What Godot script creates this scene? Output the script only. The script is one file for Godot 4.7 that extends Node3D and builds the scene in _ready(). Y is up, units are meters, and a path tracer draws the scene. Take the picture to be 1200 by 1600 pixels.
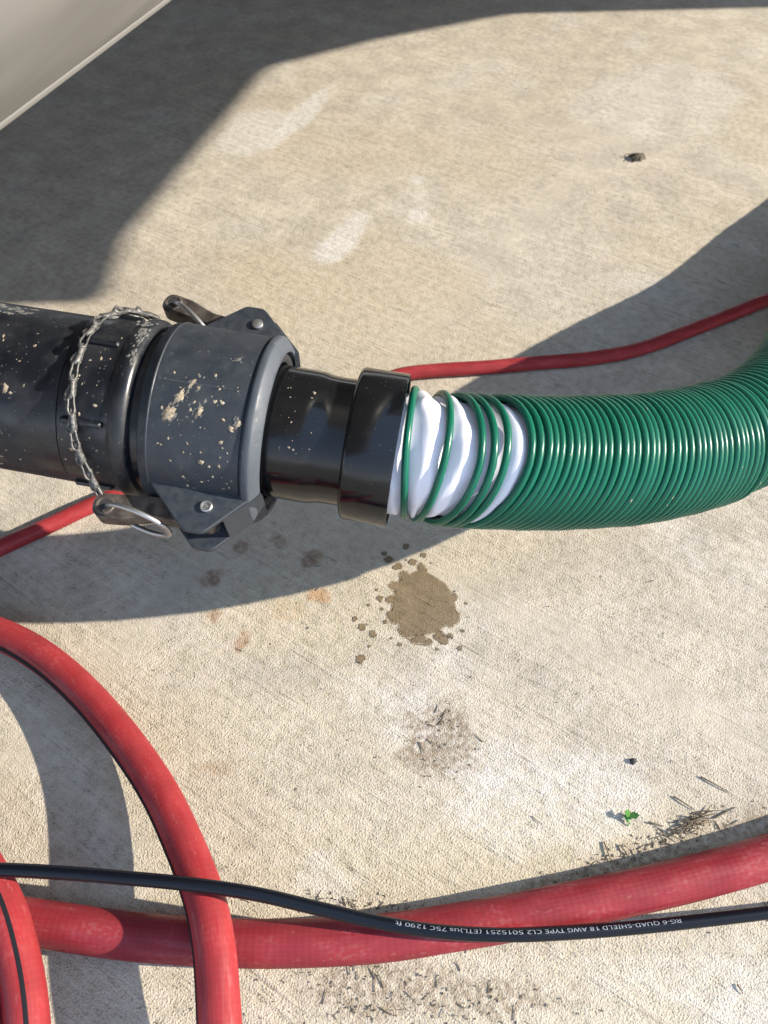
extends Node3D

var rng := RandomNumberGenerator.new()
var M := {}
var taken := {}

# ---------------------------------------------------------------- naming
func numbered(called: String) -> String:
	if not taken.has(called):
		taken[called] = 0
		return called
	taken[called] += 1
	return "%s_%03d" % [called, taken[called]]

func tag(o: Node3D, label: String, category: String, group := "") -> Node3D:
	o.set_meta("label", label)
	o.set_meta("category", category)
	if group != "":
		o.set_meta("group", group)
	return o

func thing(called: String, label: String, category: String, place := Transform3D(), group := "") -> Node3D:
	var o := Node3D.new()
	o.name = numbered(called)
	add_child(o, true)
	o.transform = place
	return tag(o, label, category, group)

func put(called: String, mesh: Mesh, mat: Material, parent: Node3D = null) -> MeshInstance3D:
	var o := MeshInstance3D.new()
	o.mesh = mesh
	o.material_override = mat
	if parent == null:
		o.name = numbered(called)
		add_child(o, true)
	else:
		o.name = called
		var n := 0
		for c in parent.get_children():
			if String(c.name) == called or String(c.name).begins_with(called + "_0") or String(c.name).begins_with(called + "_1"):
				n += 1
		if n > 0:
			o.name = "%s_%03d" % [called, n]
		parent.add_child(o, true)
	return o

# ---------------------------------------------------------------- mesh helpers
class Geo:
	var v := PackedVector3Array()
	var n := PackedVector3Array()
	var t := PackedVector2Array()
	var t2 := PackedVector2Array()
	var c := PackedColorArray()
	var i := PackedInt32Array()

	func add(p: Vector3, q: Vector3, uv := Vector2.ZERO) -> int:
		v.append(p)
		n.append(q)
		t.append(uv)
		return v.size() - 1

	func tri(a: int, b: int, d: int) -> void:
		var g := (v[b] - v[a]).cross(v[d] - v[a])
		if g.dot(n[a] + n[b] + n[d]) > 0.0:
			i.append_array([a, d, b])
		else:
			i.append_array([a, b, d])

	func quad(a: int, b: int, d: int, e: int) -> void:
		tri(a, b, d)
		tri(a, d, e)

	func face(p: Array, q: Vector3) -> void:
		var k := []
		for x in p:
			k.append(add(x, q))
		for m in range(1, k.size() - 1):
			tri(k[0], k[m], k[m + 1])

	func mesh() -> ArrayMesh:
		var a := []
		a.resize(Mesh.ARRAY_MAX)
		a[Mesh.ARRAY_VERTEX] = v
		a[Mesh.ARRAY_NORMAL] = n
		a[Mesh.ARRAY_TEX_UV] = t
		if t2.size() == v.size():
			a[Mesh.ARRAY_TEX_UV2] = t2
		if c.size() == v.size():
			a[Mesh.ARRAY_COLOR] = c
		a[Mesh.ARRAY_INDEX] = i
		var m := ArrayMesh.new()
		m.add_surface_from_arrays(Mesh.PRIMITIVE_TRIANGLES, a)
		return m

func v3(a: Array) -> PackedVector3Array:
	var r := PackedVector3Array()
	for p in a:
		r.append(Vector3(p[0], p[1], p[2]))
	return r

# Catmull-Rom through the points, then even steps along the length
func smooth_path(p: PackedVector3Array, step: float) -> PackedVector3Array:
	var c := Curve3D.new()
	c.bake_interval = step * 0.5
	for k in p.size():
		var a := p[maxi(k - 1, 0)]
		var b := p[mini(k + 1, p.size() - 1)]
		var d := (b - a)
		var ln := d.length()
		d = d.normalized() if ln > 0.0 else Vector3.ZERO
		var li := p[k].distance_to(a) / 3.0
		var lo := p[k].distance_to(b) / 3.0
		c.add_point(p[k], -d * li, d * lo)
	var total := c.get_baked_length()
	var out := PackedVector3Array()
	var m := maxi(2, int(ceil(total / step)))
	for k in m + 1:
		out.append(c.sample_baked(total * k / m, true))
	return out

func tangents(p: PackedVector3Array) -> PackedVector3Array:
	var r := PackedVector3Array()
	for k in p.size():
		r.append((p[mini(k + 1, p.size() - 1)] - p[maxi(k - 1, 0)]).normalized())
	return r

# frames carried along without twist; first side vector is as close to "up" as can be
func frames(p: PackedVector3Array, up := Vector3.UP) -> Array:
	var tg := tangents(p)
	var out := []
	var u := (up - tg[0] * up.dot(tg[0])).normalized()
	for k in p.size():
		u = (u - tg[k] * u.dot(tg[k])).normalized()
		out.append([tg[k], u, tg[k].cross(u)])
	return out

func tube_geo(g: Geo, p: PackedVector3Array, r: float, segs: int, caps := true, fr := [], closed := false, thin := 0.0) -> void:
	if fr.is_empty():
		fr = frames(p)
	var first := g.v.size()
	var ln := 0.0
	for k in p.size():
		if k > 0:
			ln += p[k].distance_to(p[k - 1])
		for s in segs + 1:
			var a := TAU * s / segs
			var d: Vector3 = fr[k][1] * cos(a) + fr[k][2] * sin(a)
			g.add(p[k] + d * (r * (1.0 - thin * k / (p.size() - 1))), d, Vector2(ln, float(s) / segs))
	for k in p.size() - 1:
		for s in segs:
			var a := first + k * (segs + 1) + s
			g.quad(a, a + 1, a + segs + 2, a + segs + 1)
	if caps and not closed:
		for e in [0, p.size() - 1]:
			var q: Vector3 = fr[e][0] * (-1.0 if e == 0 else 1.0)
			var ring := []
			for s in segs:
				ring.append(g.v[first + e * (segs + 1) + s])
			g.face(ring, q)

func tube(pts: Array, radius: float, segs := 24, step := 0.006) -> ArrayMesh:
	var g := Geo.new()
	tube_geo(g, smooth_path(v3(pts), step), radius, segs)
	return g.mesh()

# profile of [s, r] turned about the x axis
func lathe(profile: Array, segs := 96, warp := 0.0) -> ArrayMesh:
	var g := Geo.new()
	var m := profile.size()
	var seg_n := []
	for k in m - 1:
		var d := Vector2(profile[k + 1][0] - profile[k][0], profile[k + 1][1] - profile[k][1])
		seg_n.append(Vector2(-d.y, d.x).normalized())
	var along := 0.0
	for k in m - 1:
		var a: Vector2 = seg_n[k]
		var b: Vector2 = seg_n[k]
		if k > 0 and seg_n[k - 1].dot(seg_n[k]) > 0.75:
			a = (seg_n[k - 1] + seg_n[k]).normalized()
		if k < m - 2 and seg_n[k + 1].dot(seg_n[k]) > 0.75:
			b = (seg_n[k + 1] + seg_n[k]).normalized()
		var first := g.v.size()
		var nxt := along + Vector2(profile[k + 1][0] - profile[k][0], profile[k + 1][1] - profile[k][1]).length()
		for s in segs + 1:
			var t := TAU * s / segs
			var c := Vector3(0, sin(t), cos(t))
			var w0 := 0.0
			var w1 := 0.0
			if warp > 0.0:
				w0 = warp * sin(t * 3.0 + float(profile[k][0]) * 40.0)
				w1 = warp * sin(t * 3.0 + float(profile[k + 1][0]) * 40.0)
			g.add(Vector3(profile[k][0], 0, 0) + c * (profile[k][1] + w0), (Vector3(a.x, 0, 0) + c * a.y).normalized(), Vector2(float(s) / segs * 0.4, along))
			g.add(Vector3(profile[k + 1][0], 0, 0) + c * (profile[k + 1][1] + w1), (Vector3(b.x, 0, 0) + c * b.y).normalized(), Vector2(float(s) / segs * 0.4, nxt))
		for s in segs:
			var q := first + s * 2
			g.quad(q, q + 1, q + 3, q + 2)
		along = nxt
	return g.mesh()

# round each corner of a 2-D outline
func rounded(poly: Array, radii: Array, steps := 6) -> PackedVector2Array:
	var out := PackedVector2Array()
	var m := poly.size()
	for k in m:
		var p: Vector2 = poly[k]
		var a: Vector2 = poly[(k + m - 1) % m]
		var b: Vector2 = poly[(k + 1) % m]
		var r: float = radii[k]
		if r <= 0.0:
			out.append(p)
			continue
		var da := (a - p).normalized()
		var db := (b - p).normalized()
		var half := acos(clampf(da.dot(db), -1, 1)) / 2.0
		var cut := minf(r / tan(half), minf(p.distance_to(a), p.distance_to(b)) * 0.48)
		for s in steps + 1:
			var f := float(s) / steps
			var p0 := p + da * cut
			var p1 := p + db * cut
			out.append(p0.lerp(p, f).lerp(p.lerp(p1, f), f))
	return out

# a plate: outline in (x, y), thickness about z = 0, with bevelled rims
func plate(outline: PackedVector2Array, thick: float, bevel := 0.0006, holes := []) -> ArrayMesh:
	var g := Geo.new()
	var o := outline
	if Geometry2D.is_polygon_clockwise(o):
		o.reverse()
	var inner := o
	var off := Geometry2D.offset_polygon(o, -bevel, Geometry2D.JOIN_MITER)
	if off.size() > 0 and off[0].size() == o.size():
		inner = off[0]
		# match the start of the two outlines
		var best := 0
		for k in inner.size():
			if inner[k].distance_squared_to(o[0]) < inner[best].distance_squared_to(o[0]):
				best = k
		var turned := PackedVector2Array()
		for k in inner.size():
			turned.append(inner[(best + k) % inner.size()])
		inner = turned
	var h := thick / 2.0
	var m := o.size()
	var tri := Geometry2D.triangulate_polygon(inner)
	for side in [1.0, -1.0]:
		var first := g.v.size()
		for p in inner:
			g.add(Vector3(p.x, p.y, h * side), Vector3(0, 0, side), p * 3.0)
		for k in range(0, tri.size(), 3):
			g.tri(first + tri[k], first + tri[k + 1], first + tri[k + 2])
		for k in m:
			var a := o[k]
			var b := o[(k + 1) % m]
			var e := (b - a).normalized()
			var q := Vector3(e.y, -e.x, 0)
			var qq := (q + Vector3(0, 0, side)).normalized()
			var i0 := g.add(Vector3(inner[k].x, inner[k].y, h * side), qq)
			var i1 := g.add(Vector3(inner[(k + 1) % m].x, inner[(k + 1) % m].y, h * side), qq)
			var i2 := g.add(Vector3(b.x, b.y, (h - bevel) * side), qq)
			var i3 := g.add(Vector3(a.x, a.y, (h - bevel) * side), qq)
			g.quad(i0, i1, i2, i3)
	for k in m:
		var a := o[k]
		var b := o[(k + 1) % m]
		var e := (b - a).normalized()
		var q := Vector3(e.y, -e.x, 0)
		var i0 := g.add(Vector3(a.x, a.y, h - bevel), q)
		var i1 := g.add(Vector3(b.x, b.y, h - bevel), q)
		var i2 := g.add(Vector3(b.x, b.y, -h + bevel), q)
		var i3 := g.add(Vector3(a.x, a.y, -h + bevel), q)
		g.quad(i0, i1, i2, i3)
	return g.mesh()

func moved(m: Mesh, x: Transform3D) -> ArrayMesh:
	var st := SurfaceTool.new()
	st.begin(Mesh.PRIMITIVE_TRIANGLES)
	st.append_from(m, 0, x)
	return st.commit()

func joined(list: Array) -> ArrayMesh:
	var st := SurfaceTool.new()
	st.begin(Mesh.PRIMITIVE_TRIANGLES)
	for e in list:
		st.append_from(e[0], 0, e[1])
	return st.commit()

# ---------------------------------------------------------------- textures
func noise_bytes(w: int, h: int, freq: float, sd: int, oct := 3, kind := FastNoiseLite.TYPE_SIMPLEX_SMOOTH, to := 0) -> PackedByteArray:
	var f := FastNoiseLite.new()
	f.seed = sd
	f.noise_type = kind
	f.frequency = freq
	f.fractal_octaves = oct
	if oct < 2:
		f.fractal_type = FastNoiseLite.FRACTAL_NONE
	var im: Image = f.get_seamless_image(w, h)
	im.convert(Image.FORMAT_L8)
	if to > 0:
		im.resize(to, to, Image.INTERPOLATE_CUBIC)
	return im.get_data()

func tex(w: int, h: int, fmt: Image.Format, d: PackedByteArray) -> ImageTexture:
	return ImageTexture.create_from_image(Image.create_from_data(w, h, false, fmt, d))

func concrete_fine() -> Array:
	var S := 2048
	var streak := noise_bytes(40, 1024, 0.20, 11, 2, FastNoiseLite.TYPE_SIMPLEX_SMOOTH, S)
	var streak2 := noise_bytes(24, 512, 0.11, 12, 2, FastNoiseLite.TYPE_SIMPLEX_SMOOTH, S)
	var grain := noise_bytes(S, S, 0.26, 13, 3)
	var sand := noise_bytes(S, S, 0.42, 16, 2, FastNoiseLite.TYPE_VALUE)
	var pit := noise_bytes(1024, 1024, 0.16, 15, 2, FastNoiseLite.TYPE_SIMPLEX_SMOOTH, S)
	var mid := noise_bytes(512, 512, 0.12, 14, 3, FastNoiseLite.TYPE_SIMPLEX_SMOOTH, S)
	var hh := PackedByteArray()
	var al := PackedByteArray()
	hh.resize(S * S)
	al.resize(S * S * 3)
	for k in S * S:
		var st := streak[k] - 128
		var s2 := streak2[k] - 128
		var gr := grain[k] - 128
		var sa := sand[k] - 128
		var md := mid[k] - 128
		var groove := -maxi(0, 20 - absi(st)) * maxi(0, s2 + 34) / 44
		var hole := mini(0, pit[k] - 46)
		var h := 136 + (st * 28 + s2 * 20 + gr * 62 + md * 30 + sa * 40) / 100 + groove + hole * 2
		hh[k] = clampi(h, 0, 255)
		var deep := mini(h - 100, 0)
		var a := 230 + (gr * 15 + md * 10 + st * 5 + s2 * 3 + sa * 11) / 100 + groove * 6 / 10 + deep * 5 / 10
		if gr < -82 and md < -30:
			a -= 60
		al[k * 3] = clampi(a, 0, 255)
		al[k * 3 + 1] = clampi(a, 0, 255)
		al[k * 3 + 2] = clampi(a + md / 24, 0, 255)
	return [tex(S, S, Image.FORMAT_RGB8, al), tex(S, S, Image.FORMAT_L8, hh)]

const PAD_X := -2.0
const PAD_Z := -3.0
const PAD_W := 4.0

func concrete_macro() -> Image:
	var S := 1024
	var a := noise_bytes(S, S, 0.006, 21, 5)
	var b := noise_bytes(S, S, 0.016, 22, 4)
	var c := noise_bytes(S, S, 0.06, 23, 3)
	var d := PackedByteArray()
	d.resize(S * S * 3)
	var tan_ := Vector3(190, 181, 166)
	var grey := Vector3(195, 187, 173)
	var pale := Vector3(204, 202, 197)
	for k in S * S:
		var f := clampf((a[k] - 92) / 80.0, 0, 1)
		var p := clampf((b[k] - 150) / 70.0, 0, 1) * 0.5
		var q := tan_.lerp(grey, f).lerp(pale, p) * (0.97 + (c[k] - 128) / 1600.0)
		d[k * 3] = clampi(int(q.x), 0, 255)
		d[k * 3 + 1] = clampi(int(q.y), 0, 255)
		d[k * 3 + 2] = clampi(int(q.z), 0, 255)
	var im := Image.create_from_data(S, S, false, Image.FORMAT_RGB8, d)
	im.resize(2048, 2048, Image.INTERPOLATE_CUBIC)
	return im

# a soft-edged stain at a place on the slab (metres)
func stain(im: Image, x: float, z: float, rx: float, rz: float, turn: float, col: Color, strength: float, ragged := 0.5, grainy := 0.0, sd := 1) -> void:
	var f := FastNoiseLite.new()
	f.seed = sd
	f.frequency = 0.9 / maxf(rx, rz)
	f.fractal_octaves = 4
	var g := FastNoiseLite.new()
	g.seed = sd + 77
	g.frequency = 160.0
	g.fractal_octaves = 2
	var px := PAD_W / 2048.0
	var reach := maxf(rx, rz) * 1.7
	for j in range(maxi(0, int((z - reach - PAD_Z) / px)), mini(2047, int((z + reach - PAD_Z) / px)) + 1):
		for i in range(maxi(0, int((x - reach - PAD_X) / px)), mini(2047, int((x + reach - PAD_X) / px)) + 1):
			var wx := PAD_X + (i + 0.5) * px
			var wz := PAD_Z + (j + 0.5) * px
			var dx := wx - x
			var dz := wz - z
			var u := (dx * cos(turn) + dz * sin(turn)) / rx
			var v := (-dx * sin(turn) + dz * cos(turn)) / rz
			var r := sqrt(u * u + v * v) + f.get_noise_2d(wx, wz) * ragged
			var w := clampf((1.15 - r) / 0.55, 0, 1)
			w = w * w * (3.0 - 2.0 * w) * strength
			if grainy > 0.0:
				w *= clampf(1.0 - grainy + grainy * (0.5 + g.get_noise_2d(wx, wz) * 2.2), 0, 1)
			if w > 0.002:
				im.set_pixel(i, j, im.get_pixel(i, j).lerp(col, w))

func std(c: Color, rough: float, metal := 0.0) -> StandardMaterial3D:
	var m := StandardMaterial3D.new()
	m.albedo_color = c.linear_to_srgb()
	m.roughness = rough
	m.metallic = metal
	return m

func mottled(S: int, freq: float, sd: int, lo: Color, hi: Color, contrast := 1.6, oct := 4) -> ImageTexture:
	var n := noise_bytes(S, S, freq, sd, oct)
	var d := PackedByteArray()
	d.resize(S * S * 3)
	var l := lo.linear_to_srgb()
	var h := hi.linear_to_srgb()
	for k in S * S:
		var c := l.lerp(h, clampf(0.5 + (n[k] - 128) / 255.0 * contrast, 0, 1))
		d[k * 3] = int(c.r * 255)
		d[k * 3 + 1] = int(c.g * 255)
		d[k * 3 + 2] = int(c.b * 255)
	return tex(S, S, Image.FORMAT_RGB8, d)

func gray(S: int, freq: float, sd: int, lo: float, hi: float, contrast := 1.6, oct := 4) -> ImageTexture:
	var n := noise_bytes(S, S, freq, sd, oct)
	for k in n.size():
		n[k] = int(lerpf(lo, hi, clampf(0.5 + (n[k] - 128) / 255.0 * contrast, 0, 1)) * 255)
	return tex(S, S, Image.FORMAT_L8, n)

# dusty black plastic: base tone, cloudy dust, fine pale specks
func dusty(S: int, sd: int, base: Color, dust: Color, amount: float, specks: float) -> ImageTexture:
	var a := noise_bytes(S, S, 0.008, sd, 5)
	var b := noise_bytes(S, S, 0.12, sd + 1, 2)
	var c := noise_bytes(S, S, 0.03, sd + 2, 4)
	var d := PackedByteArray()
	d.resize(S * S * 3)
	var l := base.linear_to_srgb()
	var h := dust.linear_to_srgb()
	for k in S * S:
		var w := clampf((a[k] - 110) / 120.0, 0, 1) * amount * clampf(0.55 + (c[k] - 128) / 110.0, 0, 1)
		if b[k] > 214 and c[k] > 128:
			w = maxf(w, specks)
		var q := l.lerp(h, w)
		d[k * 3] = int(q.r * 255)
		d[k * 3 + 1] = int(q.g * 255)
		d[k * 3 + 2] = int(q.b * 255)
	return tex(S, S, Image.FORMAT_RGB8, d)

# woven reinforcement showing faintly through rubber hose
func braid(base: Color, sd: int, scuff: float) -> Array:
	var W := 1024
	var H := 256
	var n := noise_bytes(W, H, 0.012, sd, 5)
	var n2 := noise_bytes(W, H, 0.09, sd + 1, 3)
	var n3 := noise_bytes(256, H, 0.05, sd + 2, 4)
	var col := PackedByteArray()
	var hh := PackedByteArray()
	col.resize(W * H * 3)
	hh.resize(W * H)
	var pale := base.lerp(Color(0.40, 0.24, 0.22), 0.6)
	for j in H:
		for i in W:
			var k := j * W + i
			var w := sin(TAU * (i + j) / 16.0) * sin(TAU * (i - j) / 16.0)
			var m := 1.0 + w * 0.06 + (n[k] - 128) * 0.0016
			var f := clampf((n[k] - 128) / 90.0, 0, 1) * clampf((n2[k] - 120) / 70.0, 0, 1) * scuff
			if n3[j * 256 + i / 4] > 196 and n2[k] > 150:
				f = maxf(f, scuff)
			var c := (base * m).lerp(pale, clampf(f, 0, 1)).linear_to_srgb()
			col[k * 3] = clampi(int(c.r * 255), 0, 255)
			col[k * 3 + 1] = clampi(int(c.g * 255), 0, 255)
			col[k * 3 + 2] = clampi(int(c.b * 255), 0, 255)
			hh[k] = clampi(int(128 + w * 60 + (n[k] - 128) * 0.5), 0, 255)
	return [tex(W, H, Image.FORMAT_RGB8, col), tex(W, H, Image.FORMAT_L8, hh)]

func rubber(br: Array, along: float, rough: float, relief: float) -> StandardMaterial3D:
	var m := std(Color.WHITE, rough)
	m.albedo_texture = br[0]
	m.heightmap_enabled = true
	m.heightmap_texture = br[1]
	m.heightmap_scale = relief
	m.uv1_scale = Vector3(along, 1, 1)
	m.roughness_texture = M.smudge
	m.metallic_specular = 0.32
	return m

func make_materials() -> void:
	var fine := concrete_fine()
	var macro := concrete_macro()
	# worn, bleached and rusty places of this slab
	var white := Color8(216, 215, 215)
	var chalk := Color8(209, 207, 203)
	var rust := Color8(150, 118, 92)
	var rust2 := Color8(122, 94, 78)
	var dirt := Color8(128, 112, 94)
	var warm := Color8(188, 177, 154)
	stain(macro, -0.07, -0.50, 0.26, 0.16, 0.3, warm, 0.6, 0.6, 0.2, 3)
	stain(macro, -0.02, -0.80, 0.22, 0.14, 0.5, warm, 0.75, 0.6, 0.2, 4)
	stain(macro, 0.02, -1.15, 0.22, 0.10, 0.2, warm, 0.5, 0.6, 0.2, 5)
	stain(macro, -0.30, -0.30, 0.20, 0.14, 0.2, warm, 0.35, 0.6, 0.2, 6)
	stain(macro, -0.02, -0.10, 0.30, 0.09, 0.0, warm, 0.6, 0.6, 0.2, 40)
	stain(macro, -0.10, -0.24, 0.16, 0.10, 0.0, warm, 0.5, 0.6, 0.2, 41)
	stain(macro, 0.10, -0.16, 0.16, 0.05, -0.1, warm, 0.4, 0.6, 0.2, 7)
	stain(macro, 0.42, -0.92, 0.16, 0.10, -0.5, warm, 0.45, 0.6, 0.2, 8)
	stain(macro, 0.60, -1.22, 0.10, 0.12, -0.5, warm, 0.5, 0.6, 0.2, 9)
	stain(macro, 0.44, -1.33, 0.18, 0.10, -0.7, chalk, 0.35, 0.6, 0.2, 10)
	stain(macro, -0.06, -0.925, 0.026, 0.075, 0.35, white, 0.7, 0.55, 0.25, 11)
	stain(macro, -0.135, -1.26, 0.02, 0.14, 0.42, chalk, 0.75, 0.5, 0.2, 12)
	stain(macro, -0.20, -1.22, 0.05, 0.10, 0.42, chalk, 0.6, 0.6, 0.2, 13)
	stain(macro, 0.048, -1.08, 0.012, 0.014, 0.0, white, 0.5, 0.5, 0.2, 14)
	stain(macro, 0.045, -0.99, 0.016, 0.02, 0.0, white, 0.5, 0.5, 0.2, 15)
	stain(macro, 0.14, -0.20, 0.085, 0.035, -0.1, chalk, 0.5, 0.7, 0.4, 16)
	stain(macro, 0.09, -0.225, 0.05, 0.02, -0.1, white, 0.3, 0.7, 0.4, 17)
	stain(macro, 0.012, -0.27, 0.05, 0.03, 0.3, white, 0.25, 0.7, 0.4, 18)
	stain(macro, 0.24, -0.07, 0.08, 0.03, 0.2, white, 0.25, 0.7, 0.3, 19)
	stain(macro, -0.04, -0.145, 0.03, 0.016, 0.2, white, 0.3, 0.7, 0.3, 20)
	stain(macro, 0.045, -0.25, 0.035, 0.028, 0.2, dirt, 0.6, 0.7, 0.95, 21)
	stain(macro, 0.03, -0.232, 0.02, 0.014, 0.2, dirt, 0.5, 0.7, 0.95, 22)
	stain(macro, 0.05, -0.265, 0.018, 0.010, 0.2, dirt, 0.5, 0.7, 0.95, 23)
	stain(macro, 0.20, -0.16, 0.14, 0.014, -0.33, dirt, 0.6, 0.7, 0.9, 24)
	stain(macro, 0.03, -0.075, 0.10, 0.018, 0.05, dirt, 0.55, 0.7, 0.95, 25)
	stain(macro, -0.157, -0.4005, 0.010, 0.010, 0.3, rust2, 0.7, 0.5, 0.4, 26)
	stain(macro, -0.135, -0.435, 0.008, 0.009, 0.3, rust2, 0.6, 0.5, 0.4, 27)
	stain(macro, -0.068, -0.422, 0.009, 0.012, 0.6, rust2, 0.7, 0.5, 0.4, 28)
	stain(macro, -0.099, -0.442, 0.008, 0.008, 0.0, rust2, 0.5, 0.5, 0.4, 29)
	stain(macro, -0.059, -0.382, 0.013, 0.008, 0.0, Color8(176, 130, 88), 0.6, 0.5, 0.3, 30)
	stain(macro, -0.122, -0.337, 0.006, 0.012, 0.4, rust, 0.7, 0.5, 0.4, 31)
	stain(macro, -0.149, -0.361, 0.007, 0.007, 0.4, rust, 0.6, 0.5, 0.4, 32)
	stain(macro, -0.085, -0.366, 0.02, 0.012, 0.4, Color8(190, 166, 132), 0.4, 0.5, 0.4, 33)
	stain(macro, -0.13, -0.225, 0.022, 0.006, 0.1, rust, 0.35, 0.6, 0.5, 34)
	var mt := ImageTexture.create_from_image(macro)
	var con := std(Color.WHITE, 0.88)
	con.albedo_color = Color8(250, 250, 250)
	con.albedo_texture = fine[0]
	con.detail_enabled = true
	con.detail_blend_mode = BaseMaterial3D.BLEND_MODE_MUL
	con.detail_albedo = mt
	con.detail_uv_layer = BaseMaterial3D.DETAIL_UV_2
	con.heightmap_enabled = true
	con.heightmap_texture = fine[1]
	con.heightmap_scale = 0.095
	con.metallic_specular = 0.35
	M.concrete = con
	var wet := con.duplicate() as StandardMaterial3D
	wet.albedo_color = Color8(170, 159, 143)
	wet.roughness = 0.5
	wet.heightmap_scale = 0.05
	M.wet = wet
	var damp := con.duplicate() as StandardMaterial3D
	damp.albedo_color = Color8(222, 215, 203)
	M.damp = damp
	M.smudge = gray(512, 0.02, 41, 0.45, 1.0, 2.2, 5)
	var pipe := std(Color.WHITE, 0.62)
	pipe.albedo_texture = dusty(1024, 51, Color(0.0055, 0.007, 0.0105), Color(0.16, 0.15, 0.135), 0.16, 0.8)
	pipe.uv1_scale = Vector3(2.5, 2.5, 1)
	pipe.roughness_texture = M.smudge
	M.pipe = pipe
	var nylon := std(Color.WHITE, 0.75)
	nylon.albedo_texture = dusty(1024, 54, Color(0.014, 0.019, 0.027), Color(0.15, 0.165, 0.15), 0.20, 0.6)
	nylon.uv1_scale = Vector3(2.5, 2.5, 1)
	nylon.roughness_texture = gray(512, 0.03, 42, 0.6, 1.0, 1.8, 5)
	nylon.heightmap_enabled = true
	nylon.heightmap_texture = gray(512, 0.25, 43, 0.0, 1.0, 1.5, 2)
	nylon.heightmap_scale = 0.006
	M.nylon = nylon
	var rim := nylon.duplicate() as StandardMaterial3D
	rim.albedo_texture = dusty(512, 57, Color(0.046, 0.056, 0.069), Color(0.2, 0.19, 0.17), 0.25, 0.6)
	M.nylon_worn = rim
	M.gasket = std(Color(0.018, 0.0185, 0.02), 0.7)
	var gloss := std(Color.WHITE, 0.22)
	gloss.metallic_specular = 0.42
	gloss.albedo_texture = dusty(1024, 58, Color(0.004, 0.0044, 0.0055), Color(0.12, 0.11, 0.10), 0.07, 0.5)
	gloss.uv1_scale = Vector3(2.5, 2.5, 1)
	gloss.roughness_texture = gray(512, 0.015, 44, 0.5, 1.0, 2.4, 5)
	gloss.heightmap_enabled = true
	gloss.heightmap_texture = gray(256, 0.012, 45, 0.0, 1.0, 1.5, 3)
	gloss.heightmap_scale = 0.02
	M.gloss = gloss
	var green := std(Color.WHITE, 0.34)
	green.albedo_texture = mottled(512, 0.03, 63, Color(0.0012, 0.060, 0.034), Color(0.0045, 0.105, 0.062), 1.5, 5)
	green.metallic_specular = 0.38
	green.roughness_texture = gray(256, 0.05, 46, 0.7, 1.0, 1.8, 4)
	green.uv1_scale = Vector3(1.3, 1, 1)
	M.green = green
	var liner := std(Color(0.58, 0.58, 0.63), 0.45)
	liner.subsurf_scatter_enabled = true
	liner.subsurf_scatter_strength = 0.02
	M.liner = liner
	var br := braid(Color(0.205, 0.020, 0.023), 61, 0.12)
	M.red = rubber(br, 1.9, 0.75, 0.010)
	M.red_worn = rubber(braid(Color(0.18, 0.019, 0.025), 65, 0.2), 1.7, 0.75, 0.018)
	M.red_thin = rubber(br, 2.3, 0.8, 0.006)
	M.stripe = std(Color(0.008, 0.009, 0.012), 0.7)
	M.stripe.metallic_specular = 0.25
	var cable := std(Color(0.003, 0.004, 0.007), 0.28)
	cable.metallic_specular = 0.32
	cable.heightmap_enabled = true
	cable.heightmap_texture = br[1]
	cable.heightmap_scale = 0.012
	cable.uv1_scale = Vector3(4, 1, 1)
	M.cable = cable
	M.print = std(Color(0.19, 0.21, 0.25), 0.6)
	var bronze := std(Color.WHITE, 0.5, 0.45)
	bronze.albedo_texture = mottled(256, 0.02, 47, Color(0.035, 0.030, 0.028), Color(0.13, 0.11, 0.097), 2.0)
	bronze.uv1_triplanar = true
	bronze.uv1_scale = Vector3(14, 14, 14)
	bronze.heightmap_enabled = true
	bronze.heightmap_texture = gray(256, 0.15, 48, 0.0, 1.0, 1.6, 3)
	bronze.heightmap_scale = 0.01
	M.bronze = bronze
	M.steel = std(Color(0.36, 0.36, 0.36), 0.40, 0.9)
	var zinc := std(Color.WHITE, 0.55, 0.6)
	zinc.albedo_texture = mottled(256, 0.06, 49, Color(0.055, 0.055, 0.055), Color(0.19, 0.187, 0.18), 2.0)
	zinc.uv1_triplanar = true
	zinc.uv1_scale = Vector3(25, 25, 25)
	M.zinc = zinc
	var mud := std(Color.WHITE, 0.95)
	mud.albedo_texture = mottled(256, 0.05, 50, Color(0.15, 0.12, 0.08), Color(0.36, 0.31, 0.24), 2.2)
	mud.uv1_triplanar = true
	mud.uv1_scale = Vector3(30, 30, 30)
	M.mud = mud
	M.smear = std(Color(0.10, 0.10, 0.095), 0.9)
	var skin := std(Color.WHITE, 0.45, 0.15)
	skin.albedo_texture = mottled(512, 0.012, 52, Color(0.155, 0.153, 0.148), Color(0.245, 0.241, 0.234), 2.0, 5)
	skin.uv1_triplanar = true
	skin.uv1_world_triplanar = true
	skin.uv1_scale = Vector3(1.2, 1.2, 1.2)
	M.skin = skin
	M.trim = std(Color(0.165, 0.162, 0.157), 0.35, 0.3)
	M.straw = std(Color(0.20, 0.16, 0.10), 0.9)
	M.twig = std(Color(0.10, 0.08, 0.058), 0.9)
	var leaf := std(Color(0.09, 0.24, 0.05), 0.5)
	leaf.backlight_enabled = true
	leaf.backlight = Color(0.10, 0.22, 0.05)
	M.leaf = leaf
	M.pebble = std(Color(0.05, 0.045, 0.042), 0.85)
	M.scrap = std(Color(0.06, 0.05, 0.035), 0.85)

# ---------------------------------------------------------------- the ground
func slab_uv(x: float, z: float) -> Vector2:
	var a := deg_to_rad(33.0)
	return Vector2(x * cos(a) + z * sin(a), -x * sin(a) + z * cos(a)) / 0.82

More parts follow.
